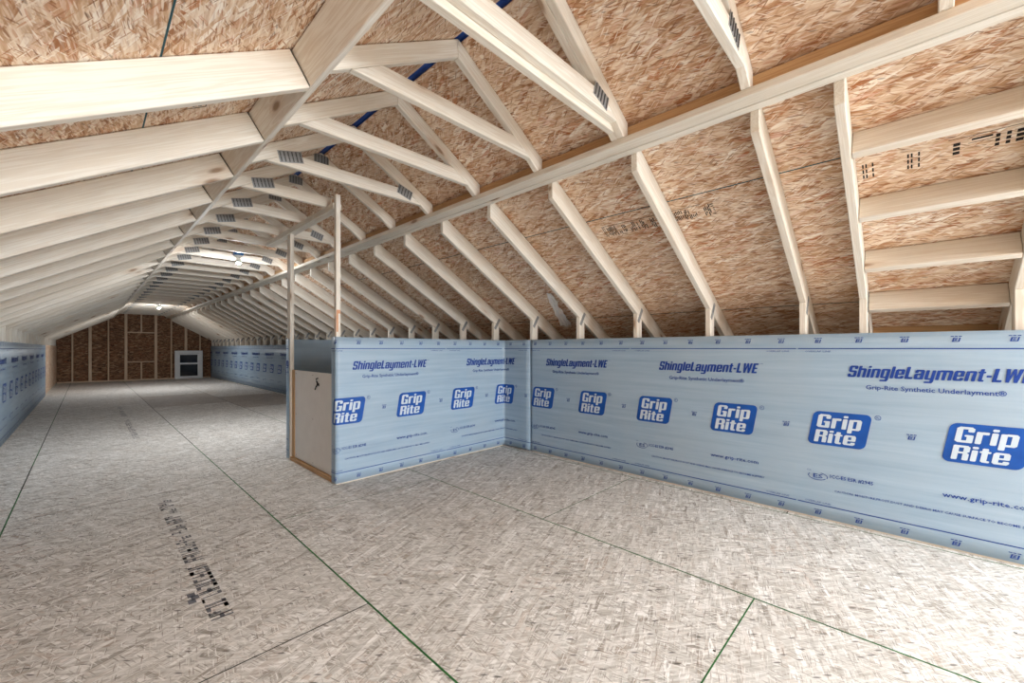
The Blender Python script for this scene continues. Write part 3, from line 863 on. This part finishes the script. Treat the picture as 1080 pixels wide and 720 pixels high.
for y in (3.48, 3.92, 4.35):
    for z in (0.07, 0.47, 0.87):
        lathe(bm, [(0.0055, 0), (0.0055, 0.001)], 0, 0, 10); 
        vs = bm.verts[-20:] if False else list(bm.verts)[-20:]
        for v in vs: x0, y0, z0 = v.co; v.co = Vector((1.4348 + z0, y + x0, z + y0))
link('screw', bm, 'metal', r)
# hidden framing behind the partition sheet
for i, x in enumerate((1.50, 1.93, 2.34, 2.75, 3.16)):
    o = link('partition_stud', box(x, x + TH, PY + 0.006, PY + 0.006 + D4, 0.04, 1.2), 'wood', None, GZ)
    tag(o, 'partition stud behind the blue sheet, %s from the white panel' % ORD[i], 'stud', 'studs of the low partition')
o = link('bottom_plate', box(1.455, XW - 0.01, PY + 0.005, PY + 0.1, 0.0, 0.036), 'wood', None, GX)
tag(o, 'bottom plate under the low partition sheet', 'plate')
# scrap of white film caught between rafter and roof near the partition corner
bm = bmesh.new(); rnd = random.Random(5); n = 9
gr = [[None] * n for _ in range(n)]
for i in range(n):
    for j in range(n):
        x = 3.20 + 0.50 * i / (n - 1); y = 2.56 + 0.10 * i / (n - 1) + (0.06 + 0.10 * i / (n - 1)) * j / (n - 1)
        gr[i][j] = bm.verts.new((x + rnd.uniform(-.012, .012), y + rnd.uniform(-.012, .012), deck(x) - 0.012 - abs(rnd.gauss(0, 0.008))))
for i in range(n - 1):
    for j in range(n - 1): bm.faces.new((gr[i][j], gr[i + 1][j], gr[i + 1][j + 1], gr[i][j + 1]))
o = link('film_scrap', bm, 'plastic'); tag(o, 'crumpled white film scrap under the roof just right of the partition corner', 'scrap')

# ------------------------------------------------------------------ END GABLE FRAMING
GS = (-0.326, 0.077, 0.511, 0.945, 1.345, 1.733, 2.166, 2.589, 3.017)
gl = ['first', 'second', 'third', 'fourth', '', 'fifth', 'sixth', 'seventh', 'eighth']
y0, y1 = YE - 0.092, YE - 0.003
def gstud(x, w, z0, z1f, label, name='gable_stud'):
    pts = [(x - w / 2, z0), (x + w / 2, z0), (x + w / 2, z1f(x + w / 2)), (x - w / 2, z1f(x - w / 2))]
    o = link(name, prism(pts, 'y', y0, y1), 'wood3', None, GZ)
    return tag(o, label, 'stud', 'studs of the far end wall')
rk = lambda x: deck(x) - 0.05
for x, q in zip(GS, gl):
    if not q: continue
    w = 0.075 if x in (0.077, 0.945, 1.733, 2.589) else TH
    gstud(x, w, 0.04, rk, 'full stud on the far end wall, %s from the left' % q)
gstud(1.345, TH, 1.705, rk, 'short stud above the framed opening on the far end wall')
gstud(1.345, TH, 0.04, lambda x: 0.628, 'short stud under the framed opening on the far end wall')
o = link('gable_header', box(0.985, 1.693, y0, y1, 1.665, 1.703), 'wood3', None, GX); tag(o, 'flat board above the framed opening on the far end wall', 'board')
o = link('gable_sill', box(0.985, 1.693, y0, y1, 0.63, 0.668), 'wood3', None, GX); tag(o, 'flat board below the framed opening on the far end wall', 'board')
o = link('gable_plate', box(-0.66, XW, y0 - 0.003, y1, 0.001, 0.038), 'wood3', None, GX); tag(o, 'bottom plate along the foot of the far end wall', 'plate')
for s, q in ((-1, 'left'), (1, 'right')):
    xe = -0.66 if s < 0 else XW
    a = [(RX, deck(RX) - 0.006), (xe, deck(xe) - 0.006), (xe, deck(xe) - 0.049), (RX, deck(RX) - 0.049)]
    o = link('rake_plate', prism(a, 'y', y0, y1), 'wood3', None, slope_frame(s)); tag(o, 'sloping %s top plate of the far end wall' % q, 'plate')

# ------------------------------------------------------------------ WINDOW UNIT leaning on the end wall
wx0, wx1, wy, wh = 2.25, 3.08, YE - 0.17, 1.04
r = root('window_unit', ((wx0 + wx1) / 2, wy, 0.0), 'white double-hung window unit standing on the floor against the end wall', 'window')
bm = bmesh.new(); f = 0.11
for a in ((wx0, wx0 + f, 0.0, wh), (wx1 - f, wx1, 0.0, wh), (wx0 + f, wx1 - f, wh - 0.11, wh), (wx0 + f, wx1 - f, 0.0, 0.05)):
    add_box(bm, a[0], a[1], wy - 0.045, wy + 0.045, a[2], a[3], 0.004)
for a in ((wx0 + 0.02, wx0 + 0.05, 0.0, wh), (wx1 - 0.05, wx1 - 0.02, 0.0, wh)):
    add_box(bm, a[0], a[1], wy - 0.06, wy - 0.045, a[2], a[3], 0.003)
link('frame', bm, 'white', r)
for nm, za, zb, dy in (('sash', 0.055, 0.57, -0.015), ('sash', 0.55, 0.925, 0.012)):
    bm = bmesh.new(); q = 0.04; xa, xb = wx0 + f + 0.003, wx1 - f - 0.003
    for a in ((xa, xa + q, za, zb), (xb - q, xb, za, zb), (xa + q, xb - q, za, za + q), (xa + q, xb - q, zb - q, zb)):
        add_box(bm, a[0], a[1], wy + dy - 0.012, wy + dy + 0.012, a[2], a[3], 0.003)
    sashob = link(nm, bm, 'white', r)
    pb = box(xa + q - 0.003, xb - q + 0.003, wy + dy - 0.003, wy + dy + 0.003, za + q - 0.003, zb - q + 0.003, 0)
    p = link('pane', pb, 'pane', None)
    p.parent = sashob; p.matrix_basis = (Matrix.Translation(r.location) @ sashob.matrix_basis).inverted() @ p.matrix_basis
    p['label'] = 'dark glass pane'

# ------------------------------------------------------------------ BULBS
def make_bulb(y, label):
    x = 1.38; zb = TIE + 0.018
    r = root('ceiling_bulb', (x, y, TIE), label, 'light bulb', 'bare bulbs along the ceiling')
    bm = bmesh.new(); add_box(bm, x - 0.012, x + 0.012, y - 0.283, y + 0.283, zb + 0.05, zb + 0.054); link('hanger_bar', bm, 'metal', r)
    bm = bmesh.new(); add_box(bm, x - 0.05, x + 0.05, y - 0.05, y + 0.05, zb, zb + 0.05, 0.006); link('junction_box', bm, 'boxblue', r)
    bm = bmesh.new(); lathe(bm, [(0.052, zb - 0.001), (0.052, zb - 0.008), (0.034, zb - 0.016), (0.026, zb - 0.026)], x, y); link('lamp_holder', bm, 'porcelain', r, smooth=True)
    bm = bmesh.new(); z = zb - 0.026
    lathe(bm, [(0.013, z), (0.017, z - 0.008), (0.026, z - 0.022), (0.034, z - 0.044), (0.034, z - 0.051)] + [(0.0342 * math.cos(a * math.pi / 14), z - 0.051 - 0.0342 * math.sin(a * math.pi / 14)) for a in range(1, 5)], x, y, 20)
    link('bulb_base', bm, 'porcelain', r, smooth=True)['label'] = 'opaque white bulb base'
    bm = bmesh.new()
    lathe(bm, [(0.034 * math.cos(a * math.pi / 28), z - 0.0515 - 0.034 * math.sin(a * math.pi / 28)) for a in range(7, 14)], x, y, 20)
    link('bulb', bm, 'bulb', r, smooth=True)['label'] = 'lit bulb dome'
    return r
b = make_bulb(6.313, 'nearer of the two lit bare bulbs under the ties')
dup(b, (1.38, -2.4, TIE), 'lit bare bulb under the ties behind the viewpoint')
dup(b, (1.38, 14.847, TIE), 'farther of the two lit bare bulbs, close to the end wall')

# ------------------------------------------------------------------ DAYLIGHT, WORLD, CAMERA
w = D.worlds.new('world'); bpy.context.scene.world = w; w.use_nodes = True
w.node_tree.nodes['Background'].inputs[0].default_value = (0.75, 0.87, 1.0, 1); w.node_tree.nodes['Background'].inputs[1].default_value = 1.5
def area(name, loc, size, sy, power, col, rot):
    l = D.lights.new(name, 'AREA'); l.shape = 'RECTANGLE'; l.size = size; l.size_y = sy; l.energy = power; l.color = col
    o = D.objects.new(name, l); o.location = loc; o.rotation_euler = rot; C.objects.link(o); return o
area('window_daylight', ((W0 + W1) / 2, YB - 0.1, (WZ0 + WZ1) / 2), W1 - W0 - 0.1, WZ1 - WZ0 - 0.1, 310, (0.90, 0.955, 1.0), (math.radians(77), 0, 0))
dm = (ADDED_OPENING[0] + ADDED_OPENING[1]) / 2
area('added_roof_light', (RX + dm + SL * COS * 0.05, (ADDED_OPENING[2] + ADDED_OPENING[3]) / 2, deck(RX + dm) + COS * 0.05), (ADDED_OPENING[1] - ADDED_OPENING[0]) / COS - 0.06, ADDED_OPENING[3] - ADDED_OPENING[2] - 0.06, 335, (0.86, 0.94, 1.0), (0, math.atan(SL), 0))  # fill lamp in the added roof opening, brightens the floor and its bounce

cam = D.cameras.new('camera'); co = D.objects.new('camera', cam); C.objects.link(co)
cam.sensor_width = 36; cam.lens = 434 / 1080 * 36; cam.shift_y = 7.6 / 1080; cam.clip_start = 0.02; cam.clip_end = 100
co.location = (0, 0, 1.112); co.rotation_euler = (math.radians(90), 0, -math.atan2(448.5, 434))
sc = bpy.context.scene; sc.camera = co
sc.view_settings.view_transform = 'Standard'; sc.view_settings.look = 'None'; sc.view_settings.gamma = 1.0
sc.view_settings.use_curve_mapping = False; sc.view_settings.exposure = 0.34
sc.cycles.max_bounces = 10; sc.cycles.diffuse_bounces = 7
